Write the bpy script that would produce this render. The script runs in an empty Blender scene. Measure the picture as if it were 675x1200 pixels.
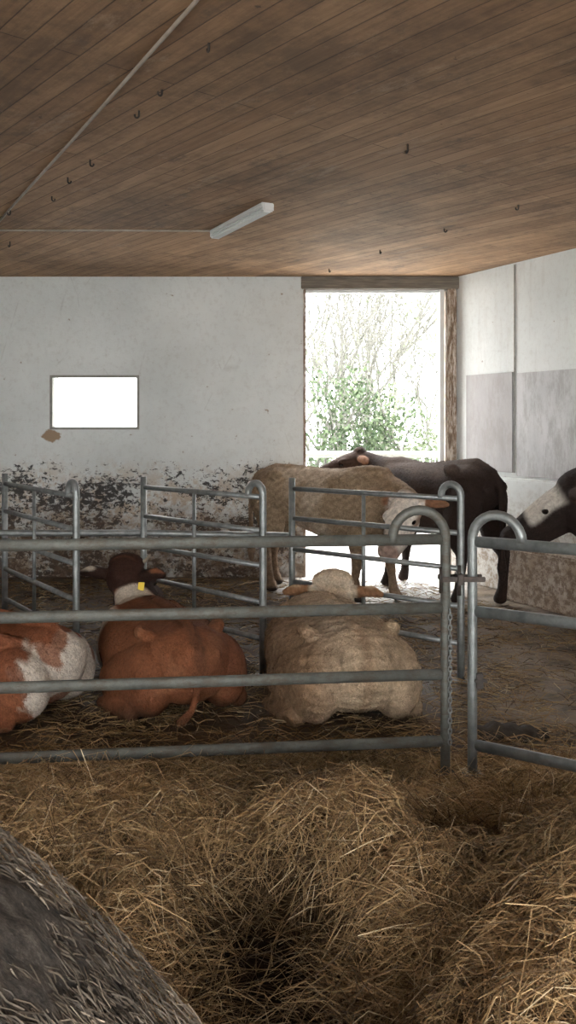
import bpy, bmesh, math, random
import numpy as np
from mathutils import Vector, Matrix
random.seed(7); rng=np.random.default_rng(11)
SC=bpy.context.scene; COL=SC.collection
# ---------------------------------------------------------------- helpers
def link(o): COL.objects.link(o); return o
def tag(o,label=None,category=None,kind=None,group=None):
    if label: o["label"]=label
    if category: o["category"]=category
    if kind: o["kind"]=kind
    if group: o["group"]=group
    return o
def fast_mesh(name,V,F,cols=None,smooth=False):
    V=np.asarray(V,dtype=np.float32); F=np.asarray(F,dtype=np.int32)
    me=bpy.data.meshes.new(name); n=F.shape[1]
    me.vertices.add(len(V)); me.vertices.foreach_set('co',V.ravel())
    me.loops.add(F.size); me.loops.foreach_set('vertex_index',F.ravel())
    me.polygons.add(len(F)); me.polygons.foreach_set('loop_start',np.arange(len(F),dtype=np.int32)*n)
    if smooth: me.polygons.foreach_set('use_smooth',np.ones(len(F),dtype=bool))
    me.update(calc_edges=True)
    if cols is not None: set_cols(me,cols)
    return me
def set_cols(me,cols):
    a=me.color_attributes.new('Col','FLOAT_COLOR','POINT')
    c=np.ones((len(cols),4),dtype=np.float32); c[:,:3]=cols
    a.data.foreach_set('color',c.ravel())
def obj(name,me,mat=None,parent=None,loc=None):
    o=bpy.data.objects.new(name,me); link(o)
    if mat: me.materials.append(mat)
    if parent is not None:
        o.parent=parent
    if loc is not None: o.location=loc
    return o
def pyobj(name,V,F,mat,parent=None,smooth=True,off=None):
    if off is not None: V=[(v[0]-off[0],v[1]-off[1],v[2]-off[2]) for v in V]
    me=bpy.data.meshes.new(name); me.from_pydata([tuple(v) for v in V],[],F); me.update()
    if smooth:
        for p in me.polygons: p.use_smooth=True
    return obj(name,me,mat,parent)
def empty(name,loc,**k):
    o=bpy.data.objects.new(name,None); o.empty_display_size=.1; link(o); o.location=loc
    bpy.context.view_layer.update(); tag(o,**k); return o
def sweep(path,rad,n=12,oval=(1,1),up=None):
    P=[Vector(p) for p in path]; V=[];F=[]
    if not isinstance(rad,(list,tuple)): rad=[rad]*len(P)
    t0=(P[1]-P[0]).normalized()
    u=Vector(up) if up else (Vector((0,0,1)) if abs(t0.z)<.9 else Vector((1,0,0)))
    u=(u-t0*u.dot(t0)).normalized()
    for i,p in enumerate(P):
        if i==0: t=P[1]-P[0]
        elif i==len(P)-1: t=P[-1]-P[-2]
        else: t=(P[i+1]-P[i]).normalized()+(P[i]-P[i-1]).normalized()
        t.normalize(); u=(u-t*u.dot(t)).normalized(); s=t.cross(u)
        for k in range(n):
            a=2*math.pi*k/n
            V.append(p+u*math.cos(a)*rad[i]*oval[0]+s*math.sin(a)*rad[i]*oval[1])
    for i in range(len(P)-1):
        for k in range(n):
            F.append((i*n+k,i*n+(k+1)%n,(i+1)*n+(k+1)%n,(i+1)*n+k))
    F.append(tuple(range(n))[::-1]); F.append(tuple(range((len(P)-1)*n,len(P)*n)))
    return V,F
def tube(name,path,rad,mat,parent=None,n=12,oval=(1,1),up=None):
    V,F=sweep(path,rad,n,oval,up)
    off=parent.location if parent is not None else None
    return pyobj(name,V,F,mat,parent,True,off)
def boxes(name,lst,mat,parent=None,bevel=0,off=None,xf=None):
    bm=bmesh.new()
    for lo,hi in lst:
        r=bmesh.ops.create_cube(bm,size=1)
        for v in r['verts']:
            v.co=Vector([(lo[i]+hi[i])/2+v.co[i]*(hi[i]-lo[i]) for i in range(3)])
    if bevel: bmesh.ops.bevel(bm,geom=bm.edges[:],offset=bevel,segments=2,affect='EDGES')
    if xf: bmesh.ops.transform(bm,matrix=xf,verts=bm.verts)
    if off is not None:
        for v in bm.verts: v.co-=Vector(off)
    me=bpy.data.meshes.new(name); bm.to_mesh(me); bm.free()
    return obj(name,me,mat,parent)
# ---------------------------------------------------------------- materials
class M:
    def __init__(s,name,rough=.7,metal=0):
        s.m=bpy.data.materials.new(name); s.m.use_nodes=True; s.t=s.m.node_tree
        s.b=s.t.nodes['Principled BSDF']; s.b.inputs['Roughness'].default_value=rough
        s.b.inputs['Metallic'].default_value=metal
        s.co=s.t.nodes.new('ShaderNodeTexCoord').outputs['Object']
    def new(s,k): return s.t.nodes.new(k)
    def L(s,a,b):
        if isinstance(a,(int,float)): b.default_value=a
        elif isinstance(a,(tuple,list)): b.default_value=(*a,1) if len(a)==3 and b.type=='RGBA' else a
        else: s.t.links.new(a,b)
    def mapping(s,rot=(0,0,0),sc=(1,1,1),loc=(0,0,0),vec=None):
        n=s.new('ShaderNodeMapping'); s.L(vec or s.co,n.inputs[0]); n.inputs['Rotation'].default_value=rot
        n.inputs['Scale'].default_value=sc; n.inputs['Location'].default_value=loc; return n.outputs[0]
    def noise(s,scale,detail=4,rough=.55,vec=None,dist=0):
        n=s.new('ShaderNodeTexNoise'); s.L(vec or s.co,n.inputs['Vector']); n.inputs['Scale'].default_value=scale
        n.inputs['Detail'].default_value=detail; n.inputs['Roughness'].default_value=rough; n.inputs['Distortion'].default_value=dist
        return n.outputs['Fac']
    def ramp(s,f,stops):
        n=s.new('ShaderNodeValToRGB'); s.L(f,n.inputs[0]); e=n.color_ramp.elements
        while len(e)<len(stops): e.new(.5)
        for i,(p,c) in enumerate(stops):
            e[i].position=p; e[i].color=(c,c,c,1) if isinstance(c,(int,float)) else (*c,1)
        return n.outputs[0]
    def mix(s,f,a,b,mode='MIX'):
        n=s.new('ShaderNodeMix'); n.data_type='RGBA'; n.blend_type=mode
        s.L(f,n.inputs[0]); s.L(a,n.inputs[6]); s.L(b,n.inputs[7]); return n.outputs[2]
    def math(s,op,a,b=0,clamp=False):
        n=s.new('ShaderNodeMath'); n.operation=op; n.use_clamp=clamp; s.L(a,n.inputs[0]); s.L(b,n.inputs[1]); return n.outputs[0]
    def mr(s,v,a,b,c=0,d=1):
        n=s.new('ShaderNodeMapRange'); s.L(v,n.inputs[0])
        for i,x in enumerate((a,b,c,d)): n.inputs[i+1].default_value=x
        return n.outputs[0]
    def xyz(s,vec=None):
        n=s.new('ShaderNodeSeparateXYZ'); s.L(vec or s.co,n.inputs[0]); return n.outputs
    def color(s,c): s.L(c,s.b.inputs['Base Color']); return s
    def bump(s,h,st=.3,d=.02):
        n=s.new('ShaderNodeBump'); s.L(h,n.inputs['Height']); n.inputs['Strength'].default_value=st; n.inputs['Distance'].default_value=d
        s.t.links.new(n.outputs[0],s.b.inputs['Normal']); return s
def simple(name,c1,c2,scale=8,rough=.7,metal=0,bump=.2,stretch=(1,1,1),det=5):
    m=M(name,rough,metal); v=m.mapping(sc=stretch); n=m.noise(scale,det,.6,v)
    m.color(m.ramp(n,[(.3,c1),(.7,c2)]))
    if bump: m.bump(n,bump)
    return m.m
def wall_mat(name,low=True,stain=.6):
    m=M(name,.8)
    big=m.noise(.9,4,.6); fine=m.noise(22,6,.7)
    c=m.mix(m.ramp(big,[(.35,0),(.7,1)]),(.73,.76,.755),(.60,.63,.625))
    c=m.mix(m.math('MULTIPLY',m.ramp(fine,[(.5,0),(.8,1)]),.35),c,(.36,.33,.30))
    vo=m.new('ShaderNodeTexVoronoi'); vo.feature='DISTANCE_TO_EDGE'; m.L(m.mapping(sc=(1,1,.45)),vo.inputs['Vector']); vo.inputs['Scale'].default_value=1.1
    ck=m.math('MULTIPLY',m.mr(vo.outputs['Distance'],0,.005,1,0),m.ramp(m.noise(2.5),[(.52,0),(.6,1)]))
    c=m.mix(m.math('MULTIPLY',ck,.2,True),c,(.2,.18,.16))
    ch=m.ramp(m.noise(11,5,.6),[(.70,0),(.715,1)])
    c=m.mix(m.math('MULTIPLY',ch,.7),c,(.26,.19,.13))
    X=m.xyz(); z=X[2]
    zz=m.math('ADD',z,m.math('MULTIPLY',m.math('SUBTRACT',m.noise(2.2,5,.6),.5),.6))
    if low:
        # bare plaster patch under the window
        px=m.math('ADD',X[0],2.55); pz_=m.math('MULTIPLY',m.math('SUBTRACT',z,1.52),1.5)
        pd=m.math('ADD',m.math('SQRT',m.math('ADD',m.math('MULTIPLY',px,px),m.math('MULTIPLY',pz_,pz_))),m.math('MULTIPLY',m.math('SUBTRACT',m.noise(14,6,.7),.5),.2))
        c=m.mix(m.mr(pd,.105,.085),c,(.34,.24,.16))
        pe=m.noise(14,14,.8,m.mapping(sc=(.9,.9,1.4)),.5)
        cov=m.noise(1.7,8,.78,m.mapping(sc=(1,1,1.5),loc=(3,1,2)))
        zone=m.math('MULTIPLY',m.mr(zz,1.26,1.02),m.ramp(cov,[(.40,.1),(.53,1)]))
        pz=m.math('ADD',pe,m.math('MULTIPLY',zone,.13))
        th=m.math('MULTIPLY',m.ramp(pz,[(.588,0),(.598,1)]),m.mr(zz,1.29,1.25))
        c=m.mix(m.math('MULTIPLY',m.math('MULTIPLY',m.mr(zz,1.3,.9),m.ramp(m.noise(5,10,.8),[(.47,0),(.54,1)])),.7),c,(.44,.31,.19))
        c=m.mix(m.math('MULTIPLY',th,.95),c,(.028,.025,.025))
        g=m.math('MULTIPLY',m.mr(zz,.82,.45),m.mr(m.noise(6,9,.75),.40,.58,.3,1))
        c=m.mix(m.math('MULTIPLY',g,.9),c,m.ramp(m.noise(9,8,.78),[(.3,(.05,.035,.024)),(.6,(.17,.11,.07)),(.75,(.34,.25,.17))]))
        m.bump(m.math('SUBTRACT',fine,th),.35,.01)
    else:
        mask=m.mr(zz,1.05,.45)
        th=m.ramp(m.noise(15,10,.8),[(.46,0),(.56,1)])
        c=m.mix(m.math('MULTIPLY',mask,m.math('MULTIPLY',th,stain)),c,(.17,.115,.07))
        c=m.mix(m.math('MULTIPLY',mask,.40),c,(.38,.30,.22))
        dr=m.ramp(m.noise(3,8,.75,m.mapping(sc=(2,2,.35))),[(.52,0),(.70,1)])
        c=m.mix(m.math('MULTIPLY',dr,.30),c,(.34,.30,.26))
        m.bump(fine,.3,.01)
    m.color(c); return m.m
WALL=wall_mat('weathered_whitewash'); WALLR=wall_mat('whitewash_splashed',False,.85)
def ledge_mat():
    m=M('dirty_masonry',.85); n=m.noise(3,8,.7); n2=m.noise(16,10,.8)
    c=m.mix(m.ramp(n,[(.35,0),(.65,1)]),(.50,.43,.36),(.30,.22,.15))
    c=m.mix(m.math('MULTIPLY',m.ramp(n2,[(.45,0),(.55,1)]),.8),c,(.13,.08,.05))
    m.color(c); m.bump(n2,.3,.01); return m.m
LEDGE=ledge_mat()
def ceil_mat():
    m=M('ceiling_planks',.75)
    v=m.mapping(rot=(0,0,math.radians(50)))
    b=m.new('ShaderNodeTexBrick'); m.L(v,b.inputs['Vector']); b.offset=.37; b.offset_frequency=2
    b.inputs['Scale'].default_value=1; b.inputs['Brick Width'].default_value=3.4; b.inputs['Row Height'].default_value=.12
    b.inputs['Mortar Size'].default_value=.0045; b.inputs['Mortar Smooth'].default_value=.7; b.inputs['Bias'].default_value=0
    b.inputs['Color1'].default_value=(.37,.222,.124,1); b.inputs['Color2'].default_value=(.52,.33,.19,1); b.inputs['Mortar'].default_value=(.14,.085,.05,1)
    gr=m.noise(7,8,.7,m.mapping(sc=(.3,4,1),vec=v))
    c=m.mix(1,b.outputs['Color'],m.ramp(gr,[(.28,(.62,.60,.58)),(.72,(1.17,1.15,1.12))]),'MULTIPLY')
    x,y,z=m.xyz()
    big=m.ramp(m.noise(1.0,10,.78),[(.39,(.58,.57,.57)),(.55,(1.05,1.03,1))])
    c=m.mix(1,c,big,'MULTIPLY')
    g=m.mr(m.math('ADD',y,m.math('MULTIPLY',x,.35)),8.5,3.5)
    c=m.mix(g,c,m.mix(1,c,(.72,.73,.76),'MULTIPLY'))  # planks toned down towards the camera: weaker light painted into their colour
    st=m.ramp(m.noise(2.4,12,.8,m.mapping(sc=(.9,1.4,1),vec=v)),[(.56,0),(.64,1)])
    c=m.mix(m.math('MULTIPLY',st,.58),c,(.10,.072,.055))
    pale=m.ramp(m.noise(3.2,10,.8,m.mapping(sc=(.7,1.6,1),loc=(7,3,1),vec=v)),[(.56,0),(.70,1)])
    c=m.mix(m.math('MULTIPLY',pale,.42),c,(.52,.40,.29))
    sp=m.ramp(m.noise(13,5,.65),[(.68,0),(.71,1)])
    c=m.mix(m.math('MULTIPLY',sp,.7),c,(.035,.026,.02))
    m.color(c); m.bump(m.math('ADD',b.outputs['Fac'],m.math('MULTIPLY',gr,-.6)),.4,-.01); return m.m
CEIL=ceil_mat()
def floor_mat():
    m=M('soiled_barn_floor',.8)
    x,y,z=m.xyz()
    n=m.noise(3,8,.7); n2=m.noise(14,6,.7); n3=m.noise(1.2,5,.6)
    c=m.ramp(n,[(.3,(.026,.018,.011)),(.55,(.08,.052,.031)),(.75,(.17,.115,.068))])
    r=m.math('ADD',m.math('SUBTRACT',x,m.math('MULTIPLY',y,.08)),m.math('MULTIPLY',n3,.6))
    cm=m.mr(r,.75,1.25)
    conc=m.ramp(m.noise(2.6,10,.75),[(.36,(.05,.036,.026)),(.5,(.19,.145,.10)),(.72,(.38,.31,.235))])
    c=m.mix(cm,c,conc)
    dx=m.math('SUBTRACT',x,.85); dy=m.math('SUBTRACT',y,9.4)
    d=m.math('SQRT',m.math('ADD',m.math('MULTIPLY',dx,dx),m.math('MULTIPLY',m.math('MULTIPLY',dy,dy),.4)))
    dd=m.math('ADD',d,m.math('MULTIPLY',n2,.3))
    c=m.mix(m.mr(dd,1.35,1.05),c,(.75,.75,.74))  # daylight glow inside the door, painted as a pale patch of floor colour
    m.color(c); m.bump(m.math('ADD',n,m.math('MULTIPLY',n2,.5)),.6,.04)
    m.L(m.mr(n3,.45,.6,.5,.9),m.b.inputs['Roughness'])
    return m.m
FLOOR=floor_mat()
GALV=simple('galvanised_steel',(.18,.195,.195),(.32,.34,.335),18,.45,.6,.05)
def galv_dirty():
    m=M('galvanised_steel_dull',.6,.3)
    n=m.noise(12,6,.7)
    c=m.ramp(n,[(.3,(.075,.08,.073)),(.7,(.155,.16,.145))])
    c=m.mix(m.math('MULTIPLY',m.ramp(m.noise(26,8,.85,m.mapping(sc=(.3,.3,1))),[(.47,0),(.6,1)]),.75),c,(.085,.065,.045))
    m.color(c); m.bump(n,.08,.005); return m.m
GALVD=galv_dirty()
DARKMET=simple('dark_iron',(.03,.028,.026),(.08,.06,.05),30,.6,.5,.1)
CONDM=simple('dull_conduit',(.30,.25,.20),(.42,.36,.30),14,.6,0,0)
WHITEP=simple('white_plastic',(.68,.69,.69),(.78,.78,.78),5,.4,0,0)
DIFF=simple('lamp_diffuser',(.72,.75,.75),(.8,.82,.82),5,.25,0,0)
def timber():
    m=M('rust_stained_timber',.85); v=m.mapping(sc=(8,8,1.0)); n=m.noise(5,9,.8,v)
    c=m.ramp(n,[(.35,(.06,.043,.032)),(.49,(.24,.16,.105)),(.56,(.62,.56,.49))]); m.color(c); m.bump(n,.4); return m.m
TIMBER=timber()
LINTEL=simple('lintel_timber',(.10,.09,.075),(.26,.225,.185),9,.85,0,.3,(.5,6,6))
FRAMEM=simple('window_frame_paint',(.22,.22,.20),(.34,.33,.30),25,.7,0,.2)
def panel(name,a,b):
    m=M(name,.6); n=m.noise(2.2,8,.7,m.mapping(sc=(1,1,.5))); c=m.ramp(n,[(.3,a),(.7,b)])
    c=m.mix(m.math('MULTIPLY',m.ramp(m.noise(4,10,.8,m.mapping(sc=(2,2,.6))),[(.47,0),(.60,1)]),.5),c,(.22,.20,.185)); m.color(c); m.bump(n,.1); return m.m
PANEL1=panel('worn_warm_grey_sheet',(.26,.25,.25),(.38,.365,.365))
PANEL2=panel('worn_grey_sheet',(.36,.365,.37),(.54,.545,.55))
OUTG=simple('yard_concrete',(.62,.62,.6),(.75,.75,.73),3,.9,0,.1)
BARK=simple('bark',(.062,.062,.054),(.15,.15,.13),20,.9,0,.3)
def attr_mat(name,rough=.8,var=.25,scale=30,bump=0,spec=.3):
    m=M(name,rough); a=m.new('ShaderNodeAttribute'); a.attribute_name='Col'
    n=m.noise(scale,5,.7)
    c=m.mix(1,a.outputs['Color'],m.ramp(n,[(.3,(1-var,)*3),(.7,(1+var*.5,)*3)]),'MULTIPLY')
    m.color(c); m.b.inputs['Specular IOR Level'].default_value=spec
    if bump: m.bump(n,bump,.02)
    return m.m
HIDE=attr_mat('cattle_hide',.8,.35,38,.6,.15); FURM=attr_mat('cattle_hair',.75,.4,9,0,.15)
STRAW=attr_mat('straw_stalk',.6,.15,12,0,.25); LEAF=attr_mat('leaf',.6,.2,12,0,.3)
HEAPM=attr_mat('matted_straw',.9,.6,22,.9,.1)
def bale_mat():
    m=M('bale_straw_dark',.95); n=m.noise(75,10,.85,m.mapping(sc=(.5,1,.5))); n2=m.noise(7,8,.75)
    c=m.ramp(n,[(.40,(.03,.024,.019)),(.52,(.12,.097,.078)),(.64,(.29,.25,.205))])
    c=m.mix(1,c,m.ramp(n2,[(.38,(.6,.6,.6)),(.62,(1.15,1.15,1.15))]),'MULTIPLY'); m.color(c); m.bump(n,1,.012); return m.m
BALEM=bale_mat()
EYEM=simple('dark_eye',(.008,.005,.004),(.012,.008,.006),5,.1,0,0)
TAGM=simple('yellow_tag',(.80,.58,.05),(.85,.64,.08),5,.4,0,0)
HORNM=simple('horn',(.10,.08,.06),(.28,.23,.17),14,.5,0,.1)
GLASS=M('window_glass',.1)
gt=GLASS.t; tr=GLASS.new('ShaderNodeBsdfTransparent'); mx=GLASS.new('ShaderNodeMixShader'); mx.inputs[0].default_value=.08
gt.links.new(tr.outputs[0],mx.inputs[1]); gt.links.new(GLASS.b.outputs[0],mx.inputs[2]); gt.links.new(mx.outputs[0],gt.nodes['Material Output'].inputs[0]); GLASS=GLASS.m
# ---------------------------------------------------------------- room
CH=3.24; BY=9.2
def struct(o,label): return tag(o,label,'room structure','structure')
struct(boxes('wall_back',[((-6,BY,0),(-2.553,BY+.3,CH)),((-2.553,BY,0),(-1.615,BY+.3,1.604)),((-2.553,BY,2.165),(-1.615,BY+.3,CH)),((-1.615,BY,0),(.18,BY+.3,CH)),((1.83,BY,0),(2.3,BY+.3,CH))],WALL),"whitewashed wall with peeling black and brown stained lower part")
WA=math.atan2(-1,.5175); XW=Matrix.Translation((1.83,BY,0))@Matrix.Rotation(WA,4,'Z')
def wallbox(name,lst,mat,bevel=0):
    o=boxes(name,lst,mat,bevel=bevel); o.matrix_world=XW; return o
struct(wallbox('wall_right',[((-.35,0,0),(13.2,.3,CH))],WALLR),"tall plastered white side wall")
struct(boxes('wall_left',[((-6.3,-1.2,0),(-6,BY+.3,CH))],WALL),"unseen whitewashed side wall added to shape the light")  # out of view, added to shape the interior light
struct(boxes('wall_front',[((-6.3,-2.5,0),(-3.6,-2.2,CH)),((-3.6,-2.5,2.5),(3.6,-2.2,CH)),((3.6,-2.5,0),(7.6,-2.2,CH))],WALL),"unseen whitewashed wall added to cut frontal light, with a wide barn opening")  # behind the camera, added to limit the light from the front
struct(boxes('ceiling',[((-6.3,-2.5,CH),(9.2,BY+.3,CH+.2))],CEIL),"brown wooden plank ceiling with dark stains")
struct(boxes('floor',[((-6.3,-3.3,-.2),(8.4,BY+.3,0))],FLOOR),"soiled concrete barn floor with dirt and daylight glow painted at the doorway")
tag(boxes('yard_ground',[((-30,BY+.3,-.25),(30,60,-.02))],OUTG),"pale concrete yard outside the doorway",'ground','structure')
tag(boxes('yard_ground',[((-30,-30,-.25),(30,-3.3,-.02))],OUTG),"pale concrete yard outside the barn opening",'ground','structure')
struct(boxes('trim_1',[((.14,BY-.03,3.105),(1.84,BY+.3,CH))],LINTEL,bevel=.008),"grey weathered timber lintel above the doorway")
struct(boxes('trim_2',[((1.715,BY-.03,0),(1.815,BY+.28,3.105))],TIMBER,bevel=.012),"narrow rust-stained timber door post")
struct(boxes('door_1',[((1.64,BY+.02,0),(1.69,BY+.12,3.105)),((.19,BY+.05,3.075),(1.64,BY+.12,3.105))],WHITEP,bevel=.004),"white metal door frame of the open doorway")
struct(boxes('trim_5',[((.165,BY-.008,0),(.192,BY+.28,3.105))],TIMBER,bevel=.006),"thin stained timber edge of the doorway")
struct(wallbox('trim_3',[((0,-.10,0),(11,0,1.12))],WALLR,bevel=.015),"thick low plinth along the side wall with brown splashes")
tag(wallbox('low_wall',[((1.06,-.36,0),(2.55,-.10,.50))],LEDGE,.02),"low dirty off-white masonry wall along the side wall",'low wall')
tag(wallbox('wall_panel',[((.16,-.018,1.17),(.87,-.002,2.165))],PANEL1,.003),"worn warm grey sheet fixed to the side wall",'wall panel')
tag(wallbox('wall_panel',[((.93,-.018,1.14),(2.9,-.002,2.15))],PANEL2,.003),"pale grey sheet fixed to the side wall",'wall panel')
struct(wallbox('trim_4',[((.882,-.012,1.17),(.890,.0,3.22))],FRAMEM),"thin vertical grey seam strip on side wall")
w=empty('window_1',(-2.084,BY+.05,1.60),label="small horizontal window with grey painted frame",category='window',kind='structure')
x0,x1,z0,z1=-2.565,-1.603,1.592,2.177; t=.028
boxes('window_frame',[((x0,BY-.015,z0),(x1,BY+.07,z0+t)),((x0,BY-.015,z1-t),(x1,BY+.07,z1)),((x0,BY-.015,z0+t),(x0+t,BY+.07,z1-t)),((x1-t,BY-.015,z0+t),(x1,BY+.07,z1-t))],FRAMEM,w,off=w.location)
boxes('window_pane',[((x0+t,BY+.03,z0+t),(x1-t,BY+.036,z1-t))],GLASS,w,off=w.location)
# ---------------------------------------------------------------- ceiling fittings
fl=empty('fluorescent_lamp',(-.37,6.56,CH-.001),label="long white fluorescent tube light fixed to plank ceiling",category='ceiling lamp')
dirL=Vector((-.50,.98,0)).normalized(); XL=Matrix.Rotation(math.atan2(dirL.y,dirL.x),4,'Z')
boxes('lamp_body',[((-.50,-.05,-.03),(.50,.05,-.001))],WHITEP,fl,.006,xf=XL)
boxes('lamp_shade',[((-.50,-.044,-.068),(.50,.044,-.031))],DIFF,fl,.016,xf=XL)
for sx in(-.512,.490): boxes('end_cap',[((sx,-.045,-.067),(sx+.022,.045,-.003))],WHITEP,fl,.01,xf=XL)
tag(tube('electrical_conduit',[(.05,2.4,CH-.010),(-.35,3.2,CH-.010),(-1.2,4.75,CH-.010),(-2.0,6.19,CH-.010),(-2.4,6.93,CH-.010)],.0085,CONDM,n=8),"thin dull conduit running along the plank ceiling",'conduit')
tag(tube('electrical_cable',[(-3.6,6.95,CH-.008),(-2.4,6.97,CH-.008),(-1.5,6.96,CH-.01),(-.60,6.98,CH-.01)],.008,CONDM,n=8),"thin cable leading to the ceiling lamp",'cable')
hooks=[(-.33,3.56),(-.60,4.06),(-.756,4.33),(-1.19,5.13),(-1.42,5.5),(-1.65,5.96),(-2.42,7.43),(-2.5,7.2),(-2.05,6.3),(1.67,6.19),(1.27,6.94),(.84,7.8),(.42,8.75),(.68,4.85)]
for i,(hx,hy) in enumerate(hooks):
    a=random.random()*6; L=random.uniform(.015,.035); c,s=math.cos(a),math.sin(a)
    pts=[(0,0,.0),(0,0,-L)]+[(c*.011*(1-math.cos(q)),s*.011*(1-math.cos(q)),-L-.014*math.sin(q)) for q in (.6,1.2,1.9,2.6,3.3)]
    o=tube('ceiling_hook',pts,.0055,DARKMET,n=6); o.location=(hx,hy,CH)
    tag(o,"small dark iron hook screwed into the ceiling",'hook',group='ceiling hooks')
# ---------------------------------------------------------------- fences
def arch(pa,din,ztop,r,z0,drop=.02):
    P=[(pa.x,pa.y,z0),(pa.x,pa.y,.4),(pa.x,pa.y,ztop-r)]
    for k in range(1,13):
        q=math.pi*k/12; P.append((pa.x+din.x*r*(1-math.cos(q)),pa.y+din.y*r*(1-math.cos(q)),ztop-r+r*math.sin(q)))
    e=P[-1]; P.append((e[0],e[1],e[2]-drop)); return P
a=Vector((.734,3.98,0)); b=Vector((-2.30,3.662,0)); d=(b-a).normalized()
fp=empty('fence_panel',(a.x,a.y,0),label="galvanised steel cattle panel with four rails and looped end",category='fence panel')
tube('upright',arch(a,d,1.25,.125,.005),.023,GALVD,fp,16)
tube('upright',arch(b,-d,1.25,.125,.005),.023,GALVD,fp,16)
for z in(1.113,.794,.484,.173):
    tube('rail',[a+Vector((0,0,z)),a.lerp(b,.5)+Vector((0,0,z)),b+Vector((0,0,z))],.0265,GALVD,fp,16,(1,.62),(0,0,1))
for q in(a,b): boxes('foot_plate',[((q.x-.05,q.y-.05,0),(q.x+.05,q.y+.05,.022))],GALVD,fp,.004,off=fp.location)
a2=Vector((.864,4.0,0)); b2=Vector((2.45,2.97,0)); d2=(b2-a2).normalized()
gp=empty('fence_gate',(a2.x,a2.y,0),label="galvanised steel gate with three rails and looped end",category='gate')
tube('upright',arch(a2,d2,1.23,.118,.005,.0),.023,GALV,gp,16)
tube('upright',arch(b2,-d2,1.23,.118,.005,.0),.023,GALV,gp,16)
for z in(1.10,.775,.15):
    tube('rail',[a2+Vector((0,0,z)),a2.lerp(b2,.5)+Vector((0,0,z)),b2+Vector((0,0,z))],.0265,GALV,gp,16,(1,.62),(0,0,1))
for q in(a2,b2): boxes('foot_plate',[((q.x-.05,q.y-.05,0),(q.x+.05,q.y+.05,.022))],GALV,gp,.004,off=gp.location)
boxes('latch',[((.878,3.96,.42),(.908,3.985,.49)),((.866,3.955,.45),(.925,3.968,.465))],DARKMET,gp,.003,off=gp.location)
cp=empty('gate_coupling',(.80,3.97,.93),label="dark steel bracket and pin joining panel and gate",category='bracket')
boxes('bracket',[((.705,3.948,.918),(.915,3.955,.943)),((.705,4.02,.918),(.915,4.028,.943)),((.785,3.945,.905),(.815,4.03,.953))],DARKMET,cp,.003,off=cp.location)
tube('pin',[(.80,3.985,.85),(.80,3.985,.99)],.009,DARKMET,cp,8)
tube('pin',[(.705,3.94,.87),(.705,3.94,.99)],.008,DARKMET,cp,8)
Vs=[];Fs=[]
for i in range(26):
    z=.78-i*.024; P=[]
    for k in range(10):
        q=2*math.pi*k/10; u=math.cos(q)*.008; v=math.sin(q)*.016
        P.append(Vector((.750+(u if i%2 else 0),3.950+(0 if i%2 else u),z+v)))
    n0=len(Vs)
    V,F=sweep(P+[P[0]],.003,6); Vs+=V; Fs+=[tuple(j+n0 for j in f) for f in F]
tag(pyobj('chain',Vs,Fs,GALV),"galvanised link chain hanging against the panel post",'chain')
def divider(pa,pb,label,loops=(False,True)):
    pa=Vector(pa);pb=Vector(pb); dd=(pb-pa).normalized()
    e=empty('pen_divider',(pb.x,pb.y,0),label=label,category='pen gate',group='galvanised pen dividers')
    for q,di,lp in((pa,dd,loops[0]),(pb,-dd,loops[1])):
        if lp: tube('upright',arch(q,di,1.26,.07,.01),.024,GALV,e,12)
        else: tube('upright',[(q.x,q.y,.01),(q.x,q.y,.6),(q.x,q.y,1.25)],.024,GALV,e,12)
    for z in(1.17,.95,.72,.48,.24):
        tube('rail',[pa+Vector((0,0,z)),pa.lerp(pb,.5)+Vector((0,0,z)),pb+Vector((0,0,z))],.018,GALV,e,10)
    m=pa.lerp(pb,.46); tube('brace',[(m.x,m.y,.22),(m.x,m.y,1.18)],.014,GALV,e,8)
    for q in(pa,pb): boxes('foot_plate',[((q.x-.05,q.y-.05,0),(q.x+.05,q.y+.05,.012))],GALV,e,.003,off=e.location)
divider((-2.29,6.9,0),(-1.405,5.66,0),"five-rail galvanised divider gate beside brown and white cow")
divider((-1.10,6.5,0),(-.164,5.6,0),"five-rail galvanised divider gate between two lying cows")
divider((.03,6.35,0),(1.11,5.48,0),"five-rail galvanised divider gate with rounded end post beside cream bull")
tag(tube('crossbar',[(-3.6,6.62,.805),(-2.1,6.62,.805),(-1.1,6.62,.805),(.05,6.45,.805)],.026,GALV,n=10),"long horizontal galvanised pipe behind the pen dividers",'pipe rail')
yf=empty('yard_fence',(.9,10.8,0),label="grey painted rail fence outside the doorway",category='fence')
for z in(1.27,.75): tube('rail',[(-1.5,10.8,z),(.9,10.75,z),(3.4,10.6,z)],.042,FRAMEM,yf,10)
for x in(-1.4,1.95,3.3): tube('post',[(x,10.75,-.02),(x,10.75,1.35)],.04,WHITEP,yf,10)
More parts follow.
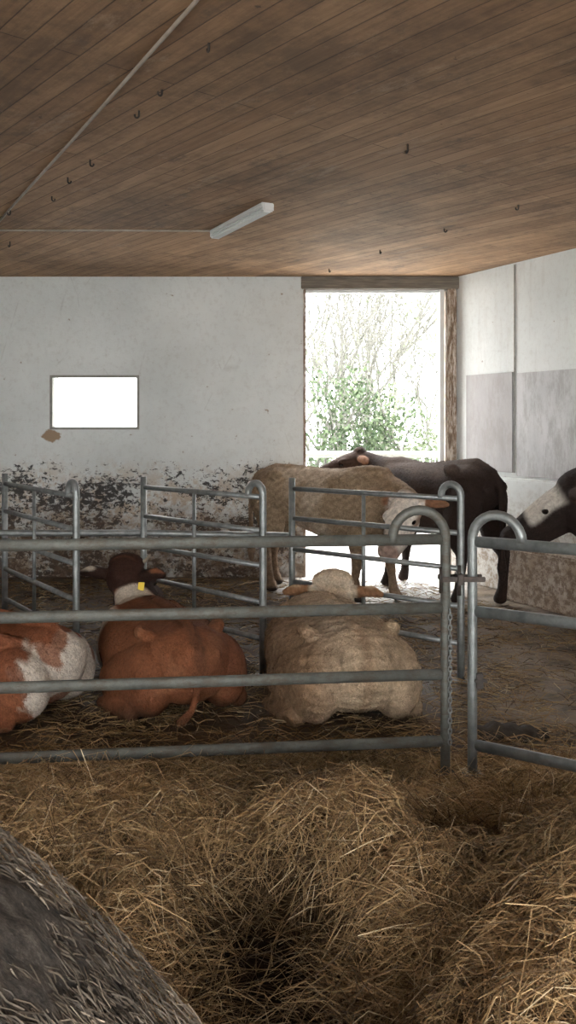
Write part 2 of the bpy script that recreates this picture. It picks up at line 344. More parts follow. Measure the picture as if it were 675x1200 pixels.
# ---------------------------------------------------------------- outside vegetation
def tree(loc,h,seed,spread=.5,depth=5,label="bare leafless shrub with thin tangled branches",r0=.032):
    R=random.Random(seed); V=[];F=[];tips=[]
    def grow(p,d,l,r,k):
        P=[p];q=p;dd=d.copy()
        for i in range(4):
            dd=(dd+Vector((R.uniform(-1,1),R.uniform(-1,1),R.uniform(-.5,.8)))*.2).normalized(); q=q+dd*l/4; P.append(q)
        n0=len(V); v,f=sweep(P,[r*(1-.1*i) for i in range(5)],5 if k<3 else 3)
        V.extend(v); F.extend([tuple(j+n0 for j in ff) for ff in f])
        if k>=depth: tips.append(q); return
        for i in range(R.choice((2,3,3))):
            nd=(dd+Vector((R.uniform(-1,1),R.uniform(-1,1),R.uniform(-.5,.8)))*spread*1.4).normalized()
            grow(P[R.choice((2,3,4))],nd,l*R.uniform(.62,.85),r*.63,k+1)
    for s in range(3):
        grow(Vector((R.uniform(-.2,.2),R.uniform(-.2,.2),-.05)),Vector((R.uniform(-.5,.5),R.uniform(-.3,.3),1)).normalized(),h*.33,r0,0)
    o=pyobj('shrub',V,F,BARK); o.location=loc; tag(o,label,'shrub'); return o,tips
tree((.2,13.5,0),5.2,1); tree((1.5,15.5,0),6.5,2); tree((2.8,14.5,0),6.5,3); tree((.4,18,0),8,4,r0=.05); tree((3.4,18.5,0),8.5,5,r0=.05); tree((2.0,21,0),10,9,r0=.06); tree((1.1,17,0),7.5,14,r0=.045); tree((2.4,12.8,0),5,12)
def leafy(name,loc,rad,n,size,label,cat,c1,c2,stems=4,p=.4):
    o=empty(name,loc,label=label,category=cat)
    for i in range(stems):
        a=random.random()*6
        tube('stem',[Vector(loc)+Vector(v) for v in((.1*math.cos(a),.1*math.sin(a),0),(.3*math.cos(a)*rad[0],.3*math.sin(a)*rad[1],rad[2]*.8),(.6*math.cos(a)*rad[0],.5*math.sin(a)*rad[1],rad[2]*1.5))],[.03,.02,.008],BARK,o,6)
    nc=max(12,n//90); cc_=rng.normal(size=(nc,3))*np.array(rad)*.48; cc_[:,2]=np.clip(cc_[:,2]+rad[2],.1,None)
    which=rng.integers(0,nc,n); C=cc_[which]+rng.normal(size=(n,3))*np.array([.13,.13,.16])*(max(rad)**.5)
    C[:,2]=np.maximum(C[:,2],.02)
    u=rng.normal(size=(n,3)); u/=np.linalg.norm(u,axis=1)[:,None]; w=np.cross(u,rng.normal(size=(n,3))); w/=np.linalg.norm(w,axis=1)[:,None]
    s=(size*rng.uniform(.6,1.3,n))[:,None]
    V=np.stack([C-u*s,C+w*s*.6,C+u*s,C-w*s*.6],1).reshape(-1,3); F=np.arange(n*4).reshape(-1,4)
    k=rng.random(n)[:,None]; cc=np.array(c1)*(1-k)+np.array(c2)*k
    l=obj('leaves',fast_mesh('leaves',V,F,np.repeat(cc,4,0)),LEAF,o); l["kind"]="stuff"
leafy('ivy_bush',(1.0,12.6,0),(.85,.5,1.25),4200,.038,"green ivy covered bush outside the doorway",'bush',(.03,.055,.025),(.10,.14,.07))
leafy('ivy_bush',(2.2,13.2,0),(.9,.5,.95),3000,.034,"low green bush outside the doorway",'bush',(.08,.11,.06),(.20,.24,.15))
leafy('tree_foliage',(1.9,15.5,.3),(1.7,.8,1.8),3000,.035,"sparse pale green leafy thicket outside the doorway",'bush',(.11,.14,.08),(.25,.29,.19))
leafy('tree_foliage',(2.2,19,.4),(2.6,1.0,3.0),3200,.04,"tall sparse leafy thicket behind the bushes",'bush',(.15,.17,.11),(.31,.33,.24))
# ---------------------------------------------------------------- animals
bm=bmesh.new(); bmesh.ops.create_icosphere(bm,subdivisions=3,radius=1); bm.verts.ensure_lookup_table()
ICV=np.array([v.co[:] for v in bm.verts]); ICF=np.array([[v.index for v in f.verts] for f in bm.faces]); bm.free()
def ell(out,c,r,B=None):
    v=ICV*np.array(r)
    if B is not None: v=v@B.T
    out.append(v+np.array(c))
def chain(out,pts,B=None):
    for (p,r),(q,s) in zip(pts[:-1],pts[1:]):
        p,q=np.array(p,float),np.array(q,float); r=np.array(r if hasattr(r,'__len__') else (r,)*3,float); s=np.array(s if hasattr(s,'__len__') else (s,)*3,float)
        n=max(2,int(np.linalg.norm(q-p)/(.28*min(r.min(),s.min())))+1); n=min(n,14)
        for k in range(n+1):
            t=k/n; ell(out,p+(q-p)*t,r+(s-r)*t,B)
def head(out,poll,d,up=(0,0,1),ear_up=.0,sz=1.0,ear=1.0,crown=.0):
    d=np.array(d,float); d/=np.linalg.norm(d); up=np.array(up,float); up-=d*up.dot(d); up/=np.linalg.norm(up); s=np.cross(up,d)
    B=np.stack([d,s,up],1); P=np.array(poll,float)
    def w(a,b,c): return P+(d*a+s*b+up*c)*sz
    def R(*r): return tuple(x*sz for x in r)
    chain(out,[(w(0,0,-.02),R(.09,.11,.10)),(w(.10,0,-.03),R(.10,.12,.105)),(w(.2,0,-.04),R(.09,.10,.10)),(w(.33,0,-.05),R(.08,.072,.078)),(w(.43,0,-.055),R(.055,.078,.07))],B)
    chain(out,[(w(.05,0,-.12),R(.09,.075,.08)),(w(.25,0,-.13),R(.08,.06,.058)),(w(.40,0,-.11),R(.05,.052,.042))],B)
    for sg in(-1,1):
        ell(out,w(.15,sg*.095,.015),R(.045,.03,.03),B)
        ell(out,w(.455,sg*.04,-.045),R(.03,.025,.025),B)
        e=[(w(-.01,sg*.09,.0),R(.03,.035,.032)),(w(-.03,sg*(.09+.06*ear),-.005+ear_up*.3),R(.045,.035,.033)),(w(-.05,sg*(.09+.12*ear),-.02+ear_up),R(.042,.04,.032)),(w(-.06,sg*(.09+.175*ear),-.045+ear_up*1.5),R(.02,.022,.02))]
        chain(out,e,B)
    ell(out,w(-.02,0,.06),R(.06,.07+crown,.05+crown*.4),B)
    return dict(P=P,d=d,s=s,up=up,w=w,B=B,sz=sz,ear=ear)
def hc_(c,hd):
    q=(c-hd['P'])/hd['sz']; return np.stack([q@hd['d'],q@hd['s'],q@hd['up']],1)
def segd(q,A,B):
    A=np.array(A);B=np.array(B);v=B-A;t=np.clip(((q-A)@v)/(v@v),0,1); return np.linalg.norm(q-A-t[:,None]*v,axis=1)
def earmask(c,hd,b0=.13):
    q=hc_(c,hd); q[:,1]=np.abs(q[:,1]); e=hd['ear']
    return sm(-segd(q,(-.03,.09+.05*e,-.005),(-.06,.09+.18*e,-.045)),-.062,-.05)*sm(q[:,1],b0,b0+.015)
def headmask(c,hd,a0=-.06):
    q=hc_(c,hd); return sm(-segd(q,(.0,0,-.05),(.46,0,-.07)),-.175,-.155)*sm(q[:,0],a0,a0+.05)
def finish(name,out,paint,loc,yaw,sc,voxel,label,furN,furL,curl=.3,hd=None,clampz=False,tagside=None,horns=False,furw=.0035,wool=0,smooth=6):
    V=np.concatenate(out); F=np.concatenate([ICF+i*len(ICV) for i in range(len(out))])
    tmp=obj('tmp',fast_mesh('tmp',V,F))
    r=tmp.modifiers.new('r','REMESH'); r.mode='VOXEL'; r.voxel_size=voxel
    s=tmp.modifiers.new('s','SMOOTH'); s.factor=.5; s.iterations=smooth
    dg=bpy.context.evaluated_depsgraph_get(); me=bpy.data.meshes.new_from_object(tmp.evaluated_get(dg))
    bpy.data.objects.remove(tmp)
    me.name=name; n=len(me.vertices); co=np.empty(n*3,dtype=np.float32); me.vertices.foreach_get('co',co); co=co.reshape(-1,3)
    if clampz: co[:,2]=np.maximum(co[:,2],.004)
    wn=None
    if wool:
        nr=np.empty(n*3,dtype=np.float32); me.vertices.foreach_get('normal',nr); nr=nr.reshape(-1,3)
        wn=(np.sin(co[:,0]*72+2*np.sin(co[:,1]*41))*np.sin(co[:,1]*77+2*np.sin(co[:,2]*37))+np.sin(co[:,2]*81+2*np.sin(co[:,0]*39)+1))*.5
        co=co+nr*(wn*wool)[:,None]
    me.vertices.foreach_set('co',co.ravel())
    me.polygons.foreach_set('use_smooth',np.ones(len(me.polygons),dtype=bool)); me.update()
    cols=paint(co)
    if wool: cols=cols*(1+.22*wn)[:,None]  # shade between the curls painted into the coat colour
    for a in list(me.color_attributes): me.color_attributes.remove(a)
    set_cols(me,cols)
    me.materials.clear()
    o=obj(name,me,HIDE); o.location=loc; o.rotation_euler=(0,0,yaw); o.scale=(sc,)*3; tag(o,label,'cow')
    me.calc_loop_triangles(); nt=len(me.loop_triangles); ti=np.empty(nt*3,dtype=np.int32); me.loop_triangles.foreach_get('vertices',ti); ti=ti.reshape(-1,3)
    A,Bv,C=co[ti[:,0]],co[ti[:,1]],co[ti[:,2]]; nn=np.cross(Bv-A,C-A); ar=np.linalg.norm(nn,axis=1); nn/=np.maximum(ar,1e-9)[:,None]
    ok=(A[:,2]>.03); p=ar*ok; p/=p.sum()
    idx=rng.choice(nt,furN,p=p); r1=rng.random(furN); r2=rng.random(furN); m=r1+r2>1; r1[m]=1-r1[m]; r2[m]=1-r2[m]
    pos=A[idx]+(Bv-A)[idx]*r1[:,None]+(C-A)[idx]*r2[:,None]; N=nn[idx]
    pos=pos-N*.002
    flow=np.array([-.6,0,-.6])[None,:]+rng.normal(size=(furN,3))*curl
    if curl>.4: flow=flow+np.stack([np.sin(pos[:,1]*68+pos[:,2]*31),np.cos(pos[:,0]*64+pos[:,2]*35),np.sin(pos[:,0]*59-pos[:,1]*61)],1)*.9
    flow-=N*(flow*N).sum(1)[:,None]; flow/=np.linalg.norm(flow,axis=1)[:,None]+1e-6
    L=(furL*rng.uniform(.5,1.2,furN))[:,None]
    if hd is not None:
        hm=headmask(pos,hd); em=earmask(pos,hd,.1); L=L*(1-.6*np.maximum(hm,em))
    side=np.cross(N,flow); side/=np.linalg.norm(side,axis=1)[:,None]+1e-6; side*=furw
    mid=pos+(N*.35+flow*.8)*L*.55; tip=pos+(N*.30+flow*1.0)*L
    VV=np.stack([pos-side,pos+side,mid+side*.7,mid-side*.7,tip],1).reshape(-1,3)
    b5=np.arange(furN)*5; F3=np.concatenate([np.stack([b5,b5+1,b5+2],1),np.stack([b5,b5+2,b5+3],1),np.stack([b5+3,b5+2,b5+4],1)])
    cc=cols[ti[idx,0]]*rng.uniform(.6,1.25,furN)[:,None]
    h=obj('fur',fast_mesh('fur',VV,F3,np.repeat(cc,5,0)),FURM,o); h["kind"]="stuff"
    if hd:
        for sg in(-1,1):
            bm=bmesh.new(); bmesh.ops.create_uvsphere(bm,u_segments=12,v_segments=8,radius=.022*hd['sz']); e=bpy.data.meshes.new('eye'); bm.to_mesh(e); bm.free()
            eo=obj('eye',e,EYEM,o); eo.location=hd['w'](.17,sg*.099,-.008)
            if horns:
                V,F=sweep([Vector(hd['w'](*q)) for q in((-.02,sg*.07,.06),(-.02,sg*.11,.085),(-.01,sg*.13,.12))],[.02,.015,.006],8); pyobj('horn',V,F,HORNM,o)
            if tagside==sg:
                c=Vector(hd['w'](-.10,sg*.13,-.07)); Bm=Matrix([list(x) for x in hd['B']]).to_4x4()
                boxes('ear_tag',[((-.004,-.026,-.034),(.004,.026,.034))],TAGM,o,.003,xf=Matrix.Translation(c)@Bm)
    return o
def noise3(c,f,ph=0):
    return (np.sin(c[:,0]*f+ph)+np.sin(c[:,1]*f*1.3+ph*2+c[:,0]*f*.5)+np.sin(c[:,2]*f*1.1+ph*3+c[:,1]*f*.7)+.6*np.sin(c[:,0]*f*2.7-c[:,2]*f*2.1+ph))/3.6
def sm(x,a,b): return np.clip((x-a)/(b-a),0,1)[:,None]
def lerp(c,col,f): return c*(1-f)+np.array(col)*f
def standing(out,headargs,neck,fstep=0.0,hstep=0.0,hsz=1.0,hip=0,bulk=1.0):
    chain(out,[((-.74,0,1.06),(.13,.20,.17)),((-.60,0,1.04),(.20,.27,.25)),((-.3,0,.98),(.25,.29*bulk,.30)),((0,0,.93),(.25,.32*bulk,.35)),((.3,0,.92),(.25,.30*bulk,.36)),((.52,0,.94),(.22,.25*bulk,.34)),((.66,0,.98),(.17,.20*bulk,.27))])
    chain(out,[((-.8,0,1.17+hip*.5),.06),((-.62,0,1.22+hip),.06),((-.4,0,1.22+hip*.5),.07),((.1,0,1.20),.07),((.45,0,1.24),.08),((.62,0,1.22),.09)])
    for sg in(-1,1):
        ell(out,(-.5,sg*.2,1.17+hip),(.09,.06,.06)); ell(out,(-.82,sg*.11,1.08),(.05,.05,.06))
    chain(out,neck)
    for sg in(-1,1):
        h=sg*hstep
        chain(out,[((-.62,sg*.16,.95),(.20,.12,.24)),((-.58+h*.5,sg*.19,.68),(.14,.09,.14)),((-.70+h*.8,sg*.18,.48),(.065,.05,.07)),((-.69+h,sg*.17,.30),(.045,.04,.05)),((-.67+h,sg*.17,.14),(.048,.045,.045)),((-.64+h,sg*.17,.05),(.065,.055,.045))])
        f=sg*fstep
        chain(out,[((.52,sg*.17,.88),(.13,.09,.20)),((.47+f*.4,sg*.18,.64),(.09,.075,.10)),((.52+f*.8,sg*.16,.38),(.055,.052,.06)),((.52+f,sg*.16,.24),(.038,.038,.05)),((.53+f,sg*.16,.13),(.046,.044,.04)),((.56+f,sg*.16,.045),(.063,.055,.042))])
    chain(out,[((-.84,0,1.17),.05),((-.93,0,1.05),.035),((-.95,.01,.75),.027),((-.95,.02,.5),.027),((-.95,.02,.38),.045),((-.95,.02,.28),.025)])
    return head(out,*headargs,sz=hsz)
def lying(out,headargs,neck,wid=1.0,wh=.64,hsz=1.0,tail=1,hips=.0,ear=1.0,ridge=.0,crown=.0,ear_up=0):
    chain(out,[((-.72,0,.40),(.12,.17,.17)),((-.56,0,.36),(.24,.29*wid,.26)),((-.25,0,.33),(.27,.36*wid,.29)),((.05,0,.32),(.28,.40*wid,.30)),((.35,0,.33),(.26,.36*wid,.30)),((.58,0,.36),(.2,.27*wid,.27))])
    chain(out,[((-.78,0,.49),.045),((-.55,0,.615+ridge),.030),((-.2,0,.64+ridge),.028),((.15,0,.63+ridge),.032),((.45,0,wh),.05),((.60,0,wh),.07)])
    chain(out,[((-.70,0,.44),.07),((-.5,0,.55),.055),((-.2,0,.575),.055),((.15,0,.56),.075),((.45,0,.56),.08)])
    for sg in(-1,1):
        chain(out,[((-.38,sg*(.22+hips),.55+hips*.3),(.075,.045,.045)),((-.46,sg*(.18+hips*.5),.53),(.08,.05,.05)),((-.76,sg*.12,.46),(.045,.045,.05))])
        chain(out,[((-.50,sg*.26,.28),(.26,.17,.25)),((-.28,sg*.34,.23),(.22,.14,.20)),((-.08,sg*.40,.18),(.13,.09,.14))])
        chain(out,[((-.20,sg*.42,.09),(.08,.07,.08)),((-.50,sg*.38,.08),(.09,.07,.07)),((-.30,sg*.46,.05),(.05,.045,.045)),((-.16,sg*.48,.05),(.06,.05,.045))])
        chain(out,[((.50,sg*.22,.34),(.17,.13,.24)),((.62,sg*.26,.2),(.12,.10,.13)),((.82,sg*.24,.10),(.075,.065,.07)),((.58,sg*.27,.05),(.05,.05,.045)),((.45,sg*.27,.05),(.06,.05,.045))])
    chain(out,neck)
    if tail: chain(out,[((-.79,0,.50),.04),((-.82,.0,.38),.026),((-.81,.02,.24),.022),((-.79,.05,.12),.022),((-.78,.12,.05),.032)])
    return head(out,*headargs,sz=hsz,ear=ear,crown=crown,ear_up=ear_up)
# red-brown lying cow
def paintB(c):
    col=np.tile(np.array([.25,.095,.045]),(len(c),1)); n=noise3(c,6); n2=noise3(c,17,2)
    col=lerp(col,(.14,.056,.032),sm(n,.0,.7)*.6)
    col=lerp(col,(.34,.16,.085),sm(n2,.25,.7)*.4)
    col=lerp(col,(.11,.048,.028),sm(-np.abs(c[:,1])+.045,-.02,.02)*sm(c[:,2],.3,.45)*.7)
    q=c-np.array([.68,.10,.54]); col=lerp(col,(.66,.57,.47),sm(.21-np.linalg.norm(q*np.array([1,.9,1]),axis=1)+.05*n,0,.04))
    col=lerp(col,(.64,.55,.45),sm(c[:,1]-.22+.05*n,0,.05)*sm(c[:,0],.30,.40))
    q=(c-hd['P'])@hd['d']; r=np.linalg.norm(c-hd['P'],axis=1); col=lerp(col,(.038,.017,.012),np.maximum(sm(-r+.20,0,.03),sm(q,-.12,-.09)*sm(-r+.8,0,.02)))
    col=lerp(col,(.03,.015,.011),earmask(c,hd,.08))
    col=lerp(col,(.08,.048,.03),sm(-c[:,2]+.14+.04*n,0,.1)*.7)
    return col
out=[]; neck=[((.50,0,.42),(.2,.24,.2)),((.64,.0,.47),(.17,.20,.17)),((.76,.0,.55),(.15,.18,.15)),((.84,.01,.62),(.13,.17,.14))]
hd=lying(out,((.90,.05,.73),(.8,-.58,-.34)),neck,1.14,.54,1.5,hips=.06,ear=.8,ridge=.035,crown=.035,ear_up=.03)
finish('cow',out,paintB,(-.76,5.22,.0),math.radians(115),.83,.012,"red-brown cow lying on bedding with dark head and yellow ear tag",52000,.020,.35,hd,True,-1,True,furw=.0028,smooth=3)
# cream lying cow
def paintC(c):
    col=np.tile(np.array([.54,.41,.28]),(len(c),1)); n=noise3(c,5,1.2)
    col=lerp(col,(.68,.57,.44),sm(n,0,.6)*.8)
    col=lerp(col,(.27,.16,.09),sm(c[:,1]-.12+.10*n,0,.22)*.8)  # shaded left flank painted browner in the coat
    col=lerp(col,(.28,.17,.10),sm(-np.abs(c[:,1])+.035,-.02,.02)*sm(-c[:,0],.1,.4)*.45)
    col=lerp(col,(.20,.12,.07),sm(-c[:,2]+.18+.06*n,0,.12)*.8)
    col=lerp(col,(.70,.60,.47),headmask(c,hd,-.10))
    col=lerp(col,(.32,.17,.09),earmask(c,hd,.13))
    return col
out=[]; neck=[((.5,0,.40),(.2,.26,.18)),((.64,-.08,.42),(.18,.25,.15)),((.74,-.14,.46),(.16,.22,.13))]
hd=lying(out,((.80,-.19,.575),(.92,-.28,-.36)),neck,1.20,.50,1.38,hips=.07,ear=1.0,ridge=-.005,tail=0,crown=.05,ear_up=.02)
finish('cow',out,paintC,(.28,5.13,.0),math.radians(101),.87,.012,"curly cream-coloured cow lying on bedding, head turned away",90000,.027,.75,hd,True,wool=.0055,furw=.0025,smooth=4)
# brown and white lying cow
def paintA(c):
    col=np.tile(np.array([.27,.10,.048]),(len(c),1)); n=noise3(c,7,.4); n2=noise3(c,24,1); n3=noise3(c,11,2.2)
    col=lerp(col,(.18,.065,.035),sm(n,0,.6)*.5)
    wh=sm(-c[:,0]-.64+.10*n+.10*n2+.25*np.clip(-c[:,1],0,1),0,.04)*(1-sm(n3,.30,.38)*.85); col=lerp(col,(.62,.55,.47),wh)
    col=lerp(col,(.60,.53,.45),sm(-c[:,2]+.22+.10*n+.09*n2,0,.03)*sm(-c[:,1],.1,.2)*sm(-c[:,0],.0,.1))
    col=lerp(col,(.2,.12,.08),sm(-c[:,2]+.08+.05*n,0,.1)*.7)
    return col
out=[]; neck=[((.55,0,.48),(.2,.18,.2)),((.74,.0,.62),(.16,.14,.17)),((.90,0,.76),(.12,.11,.13))]
hd=lying(out,((1.0,0,.84),(1,.1,-.35)),neck,1.05,tail=0,hips=.04,ridge=.035)
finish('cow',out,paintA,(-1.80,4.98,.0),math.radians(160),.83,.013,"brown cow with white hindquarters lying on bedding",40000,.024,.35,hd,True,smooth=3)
# cream bull standing
def paintD(c):
    col=np.tile(np.array([.34,.25,.165]),(len(c),1)); n=noise3(c,6,2); n2=noise3(c,19,1)
    col=lerp(col,(.54,.44,.34),sm(n+.5*n2,0,.5)*.8)
    col=lerp(col,(.17,.10,.06),sm(-c[:,0]-.42+.2*n,0,.25)*.6)
    col=lerp(col,(.24,.155,.095),sm(c[:,0]-.52+.1*n,0,.2)*.5)
    col=lerp(col,(.18,.115,.075),sm(-c[:,2]+.60+.1*n,0,.2)*.55)
    q=hc_(c,hd); hm=headmask(c,hd,-.04)
    col=lerp(col,(.80,.74,.67),hm)
    col=lerp(col,(.34,.20,.12),hm*sm(np.abs(q[:,1])-.085,0,.02)*sm(-q[:,2]-.0,0,.03)*.75)
    col=lerp(col,(.42,.30,.25),hm*sm(q[:,0]-.40,0,.04))
    col=lerp(col,(.28,.14,.08),earmask(c,hd,.13))
    col=lerp(col,(.05,.04,.035),sm(-c[:,2]+.07,0,.02))
    return col
out=[]; neck=[((.62,0,1.0),(.2,.18,.26)),((.80,-.04,.98),(.17,.15,.20)),((.90,-.07,.96),(.14,.13,.16))]
hd=standing(out,((.95,-.16,.98),(.02,-.80,-.58)),neck,.12,-.08,1.32,.03,.95)
finish('bull',out,paintD,(.38,8.22,.0),math.radians(-33),.96,.014,"cream and tan bull standing with lowered pale head",40000,.022,.5,hd,furw=.0035,wool=.003,smooth=4)
# dark brown cow
def paintE(c):
    col=np.tile(np.array([.028,.018,.015]),(len(c),1)); n=noise3(c,6,3)
    col=lerp(col,(.075,.042,.030),sm(n,0,.6)*.7)
    col=lerp(col,(.15,.11,.09),sm(c[:,2]-1.12+.06*n,0,.10)*.6*sm(c[:,0],-.85,-.6)*sm(-c[:,0],-.75,-.55))  # highlight along the back painted into the coat
    col=lerp(col,(.06,.036,.026),headmask(c,hd))
    col=lerp(col,(.24,.12,.07),earmask(c,hd,.12))
    return col
out=[]; neck=[((.62,0,1.05),(.2,.17,.26)),((.82,.02,1.14),(.15,.13,.18)),((.98,.06,1.22),(.12,.11,.14))]
hd=standing(out,((1.04,.10,1.28),(.62,.80,-.28)),neck,-.06,.10,1.15,.06,.92)
finish('cow',out,paintE,(1.40,8.34,.0),math.radians(122),1.0,.014,"dark brown cow standing in the doorway facing outside",26000,.018,.25,hd,furw=.0045,smooth=3)
# dark and white cow at the wall
def paintF(c):
    col=np.tile(np.array([.026,.018,.016]),(len(c),1)); n=noise3(c,6,3)
    col=lerp(col,(.055,.03,.024),sm(n,0,.6)*.7)
    q=hc_(c,hd)
    col=lerp(col,(.58,.54,.48),headmask(c,hd,.02)*sm(-q[:,0]+.30+.05*n,0,.04)*sm(q[:,2]+.055+.05*n,0,.03))
    col=lerp(col,(.55,.50,.44),sm(.15-np.linalg.norm(c-np.array([.60,.26,.90]),axis=1)+.07*n,0,.03))
    col=lerp(col,(.05,.03,.022),earmask(c,hd))
    return col
out=[]; neck=[((.58,0,1.0),(.24,.27,.38)),((.72,.06,1.02),(.23,.26,.36)),((.82,.14,1.05),(.20,.23,.31)),((.88,.20,1.08),(.17,.19,.24))]
hd=standing(out,((.92,.24,1.12),(.50,.62,-.50)),neck,.0,.05,1.38,bulk=1.2)
finish('cow',out,paintF,(2.84,6.10,.0),math.radians(115),.98,.015,"black cow with white face patch beside the side wall",24000,.018,.3,hd,furw=.004)
# ---------------------------------------------------------------- straw
def sn(x,y,f,p): return np.sin(x*f+p)*np.cos(y*f*1.17+p*1.7)+.5*np.sin(x*f*2.1-y*f*1.6+p*2)
def G(x,y,cx,cy,sx,sy): return np.exp(-((x-cx)/sx)**2-((y-cy)/sy)**2)
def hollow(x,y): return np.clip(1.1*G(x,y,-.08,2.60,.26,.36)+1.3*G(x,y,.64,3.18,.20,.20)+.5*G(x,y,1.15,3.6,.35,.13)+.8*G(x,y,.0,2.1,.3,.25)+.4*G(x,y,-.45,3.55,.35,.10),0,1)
def foot(x,y): return np.clip(1.3*G(x,y,.78,3.85,.40,.30),0,1)
def Hh(x,y):
    h=.09+.020*sn(x,y,3,1)+.024*sn(x,y,8,2)+.018*sn(x,y,19,3)+.008*sn(x,y,41,1)
    h=h+.16*G(x,y,.20,3.02,.40,.34)+.24*G(x,y,.98,2.6,.36,.38)+.12*G(x,y,-.60,2.95,.42,.3)+.18*G(x,y,.70,2.0,.3,.28)+.06*G(x,y,-.9,3.3,.4,.3)
    h=h-.22*hollow(x,y)
    edge=np.clip((4.05-y)/.6,0,1); h=h*edge*edge*(3-2*edge)*(1-foot(x,y))
    return np.maximum(h,.004)
nx,ny=260,230; gx,gy=np.meshgrid(np.linspace(-3.2,3.2,nx),np.linspace(-.2,4.1,ny)); gz=Hh(gx,gy)-.003
V=np.stack([gx,gy,gz],2).reshape(-1,3); i=np.arange((nx)*(ny)).reshape(ny,nx)
F=np.stack([i[:-1,:-1],i[:-1,1:],i[1:,1:],i[1:,:-1]],2).reshape(-1,4)
hv=hollow(V[:,0],V[:,1])[:,None]; hc=np.array([.12,.078,.038])*(1-hv)+np.array([.014,.009,.006])*hv  # hollows darkened: dark soil plus shade put into the base colour
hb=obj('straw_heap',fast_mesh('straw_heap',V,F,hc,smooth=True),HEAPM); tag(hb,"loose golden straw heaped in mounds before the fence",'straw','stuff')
def blades(name,pos,dr,L,W,cols,parent=None,droop=.12):
    n=len(pos); dr=dr/np.linalg.norm(dr,axis=1)[:,None]; s=np.cross(dr,rng.normal(size=(n,3))+np.array([0,0,1.2])); s/=np.linalg.norm(s,axis=1)[:,None]; s*=W[:,None]
    p0=pos-dr*L[:,None]*.5; p1=pos+dr*L[:,None]*.5; pm=pos+np.array([0,0,1])*(L*droop*rng.uniform(-.6,1,n))[:,None]+rng.normal(size=(n,3))*(L*.06)[:,None]
    V=np.stack([p0-s,p0+s,pm+s,pm-s,p1+s,p1-s],1).reshape(-1,3); b=np.arange(n)*6
    F=np.concatenate([np.stack([b,b+1,b+2,b+3],1),np.stack([b+3,b+2,b+4,b+5],1)])
    return obj(name,fast_mesh(name,V,F,np.repeat(cols,6,0)),STRAW,parent)
def straw_cols(n,dark=0):
    k=rng.random(n)[:,None]; c=np.array([.35,.215,.10])*(1-k)+np.array([.64,.455,.24])*k
    m=rng.random(n)<.07; c[m]=(.80,.66,.43); m=rng.random(n)<.22; c[m]=(.13,.082,.044)
    return c*(1-dark)
n=145000
x=rng.uniform(-1.8,2.1,n); y=1.6+2.55*rng.random(n)**.85
h=Hh(x,y); e=.03; sx=(Hh(x+e,y)-Hh(x-e,y))/(2*e); sy=(Hh(x,y+e)-Hh(x,y-e))/(2*e)
hol=hollow(x,y); ft=foot(x,y)
ang=rng.random(n)*np.pi*.85+1.8*sn(x,y,3.4,5); up=rng.normal(size=n)*.18*(1-.8*ft)
dr=np.stack([np.cos(ang),np.sin(ang)*.9,sx*np.cos(ang)*.6+sy*np.sin(ang)*.6+up],1)
L=rng.uniform(.05,.25,n); W=rng.uniform(.0007,.0014,n)
pos=np.stack([x,y,h+rng.uniform(.0,.06,n)*np.clip((4.3-y)*2,.15,1)*(1-.8*ft)+np.abs(up)*L*.5],1)
keep=(rng.random(n)>hol*.9)&(rng.random(n)>ft*.35)
cc=straw_cols(n)*(1-.75*hol)[:,None]  # stalks in the hollows darkened, shade painted into their colour
pt=np.clip(sn(x,y,2.6,8)*.6+.1,0,.4); cc=cc*(1-pt)[:,None]
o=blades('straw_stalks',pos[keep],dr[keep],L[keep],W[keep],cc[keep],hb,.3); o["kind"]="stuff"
n=17000
x=rng.uniform(-2.6,1.5,n); y=rng.uniform(4.0,6.6,n); k=rng.random(n)<(.25+.6*np.clip(sn(x,y,2.1,4),0,1)+.7*G(x,y,.7,4.3,.9,.3))*(1-.5*(y>5.8)); x,y=x[k],y[k]; n=len(x)
a=rng.random(n)*6.3; dr=np.stack([np.cos(a),np.sin(a),rng.normal(size=n)*.12],1)
bd=blades('straw_bedding',np.stack([x,y,.012+rng.uniform(0,.03,n)],1),dr,rng.uniform(.06,.22,n),rng.uniform(.0012,.0025,n),straw_cols(n,.3)); tag(bd,"thin scattered straw bedding under the lying cows",'straw','stuff')
n=5000
x=rng.uniform(-3,2.4,n); y=rng.uniform(6.3,9,n); a=rng.random(n)*6.3; k=(x<1.83+.5175*(9-y)-.6); x,y,a=x[k],y[k],a[k]; n=len(x)
bd=blades('straw_litter',np.stack([x,y,.01+rng.uniform(0,.015,n)],1),np.stack([np.cos(a),np.sin(a),rng.normal(size=n)*.05],1),rng.uniform(.05,.18,n),rng.uniform(.002,.004,n),straw_cols(n,.45)); tag(bd,"sparse straw litter on the passage floor",'straw','stuff')
n=2200
x=rng.uniform(.9,2.6,n); y=rng.uniform(4.0,6.6,n); a=rng.random(n)*6.3
bd=blades('straw_litter',np.stack([x,y,.008+rng.uniform(0,.012,n)],1),np.stack([np.cos(a),np.sin(a),rng.normal(size=n)*.05],1),rng.uniform(.05,.16,n),rng.uniform(.0015,.003,n),straw_cols(n,.45)); tag(bd,"sparse straw litter on scraped concrete",'straw','stuff')
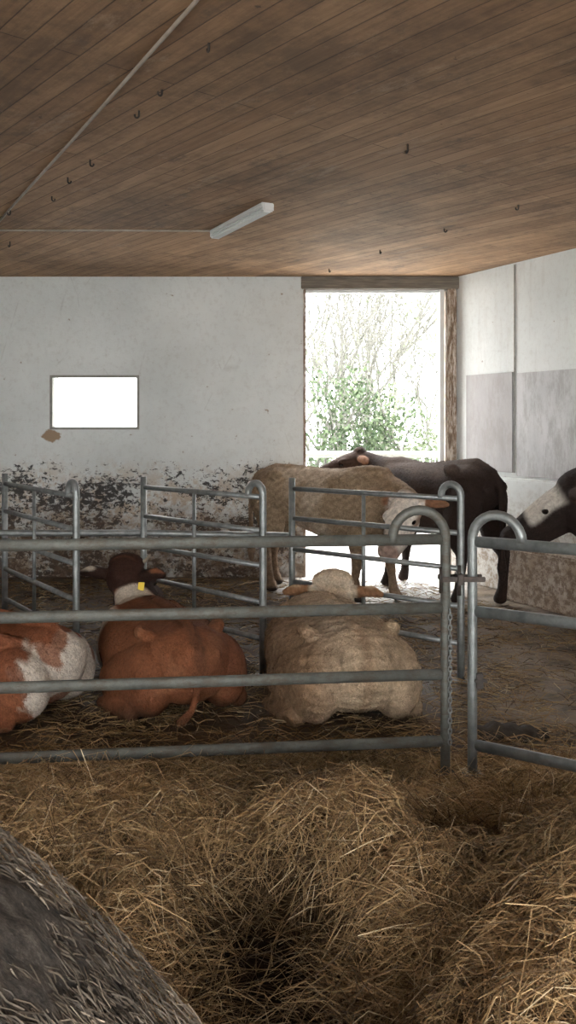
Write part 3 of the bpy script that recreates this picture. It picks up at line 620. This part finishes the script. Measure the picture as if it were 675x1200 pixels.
# round bale
R=.79; cx,cz=-.66,.79; ya,yb=-.75,.527
nu,nv=260,130
th,yy=np.meshgrid(np.linspace(0,2*np.pi,nu,endpoint=False),np.linspace(ya,yb,nv))
rr=R-.008+.003*np.sin(th*9+yy*5)+.003*np.sin(th*31-yy*31)+.002*np.sin(th*90+yy*80)+.0015*np.sin(th*60-yy*190)-.02*(np.abs((yy-(ya+yb)/2)/((yb-ya)/2))**30)
V=np.stack([np.sin(th)*rr,yy,np.cos(th)*rr],2).reshape(-1,3)
idx=np.arange(nu*nv).reshape(nv,nu); j=np.roll(idx,-1,1)
F=np.stack([idx[:-1],j[:-1],j[1:],idx[1:]],2).reshape(-1,4)
me=fast_mesh('round_bale',V,F,smooth=True)
bm=bmesh.new(); bm.from_mesh(me); bmesh.ops.holes_fill(bm,edges=[e for e in bm.edges if e.is_boundary],sides=0); bm.to_mesh(me); bm.free()
bo=obj('round_bale',me,BALEM,loc=(cx,0,cz)); tag(bo,"large dark weathered round straw bale",'straw bale')
n=60000
th=rng.uniform(.1,1.5,n); yy=.1+(yb-.1)*rng.random(n)**.8; r=R-.0075+rng.uniform(-.003,.001,n)
pos=np.stack([np.sin(th)*r,yy,np.cos(th)*r],1); tn=np.stack([np.cos(th),np.zeros(n),-np.sin(th)],1); rad=np.stack([np.sin(th),np.zeros(n),np.cos(th)],1)
dr=tn+np.stack([np.zeros(n),rng.normal(size=n)*.45,np.zeros(n)],1)+rad*rng.normal(size=n)[:,None]*.02
k=rng.random(n)[:,None]; cc=np.array([.05,.04,.031])*(1-k)+np.array([.24,.195,.15])*k; m=rng.random(n)<.06; cc[m]=(.42,.35,.27)
pp=.5+.5*np.clip(.5+.8*np.sin(th*17+3*np.sin(yy*23))*np.sin(yy*31+2*np.sin(th*13)),0,1); cc=cc*pp[:,None]
pos[:,1]=np.clip(pos[:,1],ya+.03,yb-.008)
o=blades('straw_stalks',pos,dr,rng.uniform(.005,.022,n),rng.uniform(.0002,.00045,n),cc,bo,.0); o["kind"]="stuff"
out=[]; chain(out,[((-.17,0,.0),(.05,.07,.045)),((-.05,.02,.0),(.07,.09,.07)),((.08,-.01,.0),(.07,.08,.06)),((.18,.0,.0),(.04,.06,.04))])
V=np.concatenate(out); V[:,2]=np.maximum(V[:,2],0); V=V+.008*np.sin(V[:,[1,2,0]]*70)*(V[:,2:3]>.005); V[:,2]=np.maximum(V[:,2],0); F=np.concatenate([ICF+i*len(ICV) for i in range(len(out))])
mo=obj('dung_clump',fast_mesh('dung_clump',V,F,smooth=True),simple('dark_dung',(.02,.015,.011),(.055,.042,.03),20,.8,0,.5),loc=(1.16,4.5,0)); tag(mo,"dark soiled clump lying behind the gate",'clump')
# ---------------------------------------------------------------- light
W=bpy.data.worlds.new('overcast'); SC.world=W; W.use_nodes=True; bg=W.node_tree.nodes['Background']
bg.inputs[0].default_value=(1,.99,.975,1); bg.inputs[1].default_value=6.5
SC.view_settings.view_transform='Standard'; SC.view_settings.look='None'; SC.view_settings.exposure=1.12
# ---------------------------------------------------------------- camera
cam=bpy.data.cameras.new('camera'); co=bpy.data.objects.new('camera',cam); link(co); co.location=(0,0,1.65); co.rotation_euler=(math.pi/2,0,0)
cam.sensor_fit='VERTICAL'; cam.sensor_height=36; cam.sensor_width=36*675/1200; cam.lens=30; cam.shift_y=-103/1200; cam.clip_start=.02
SC.camera=co
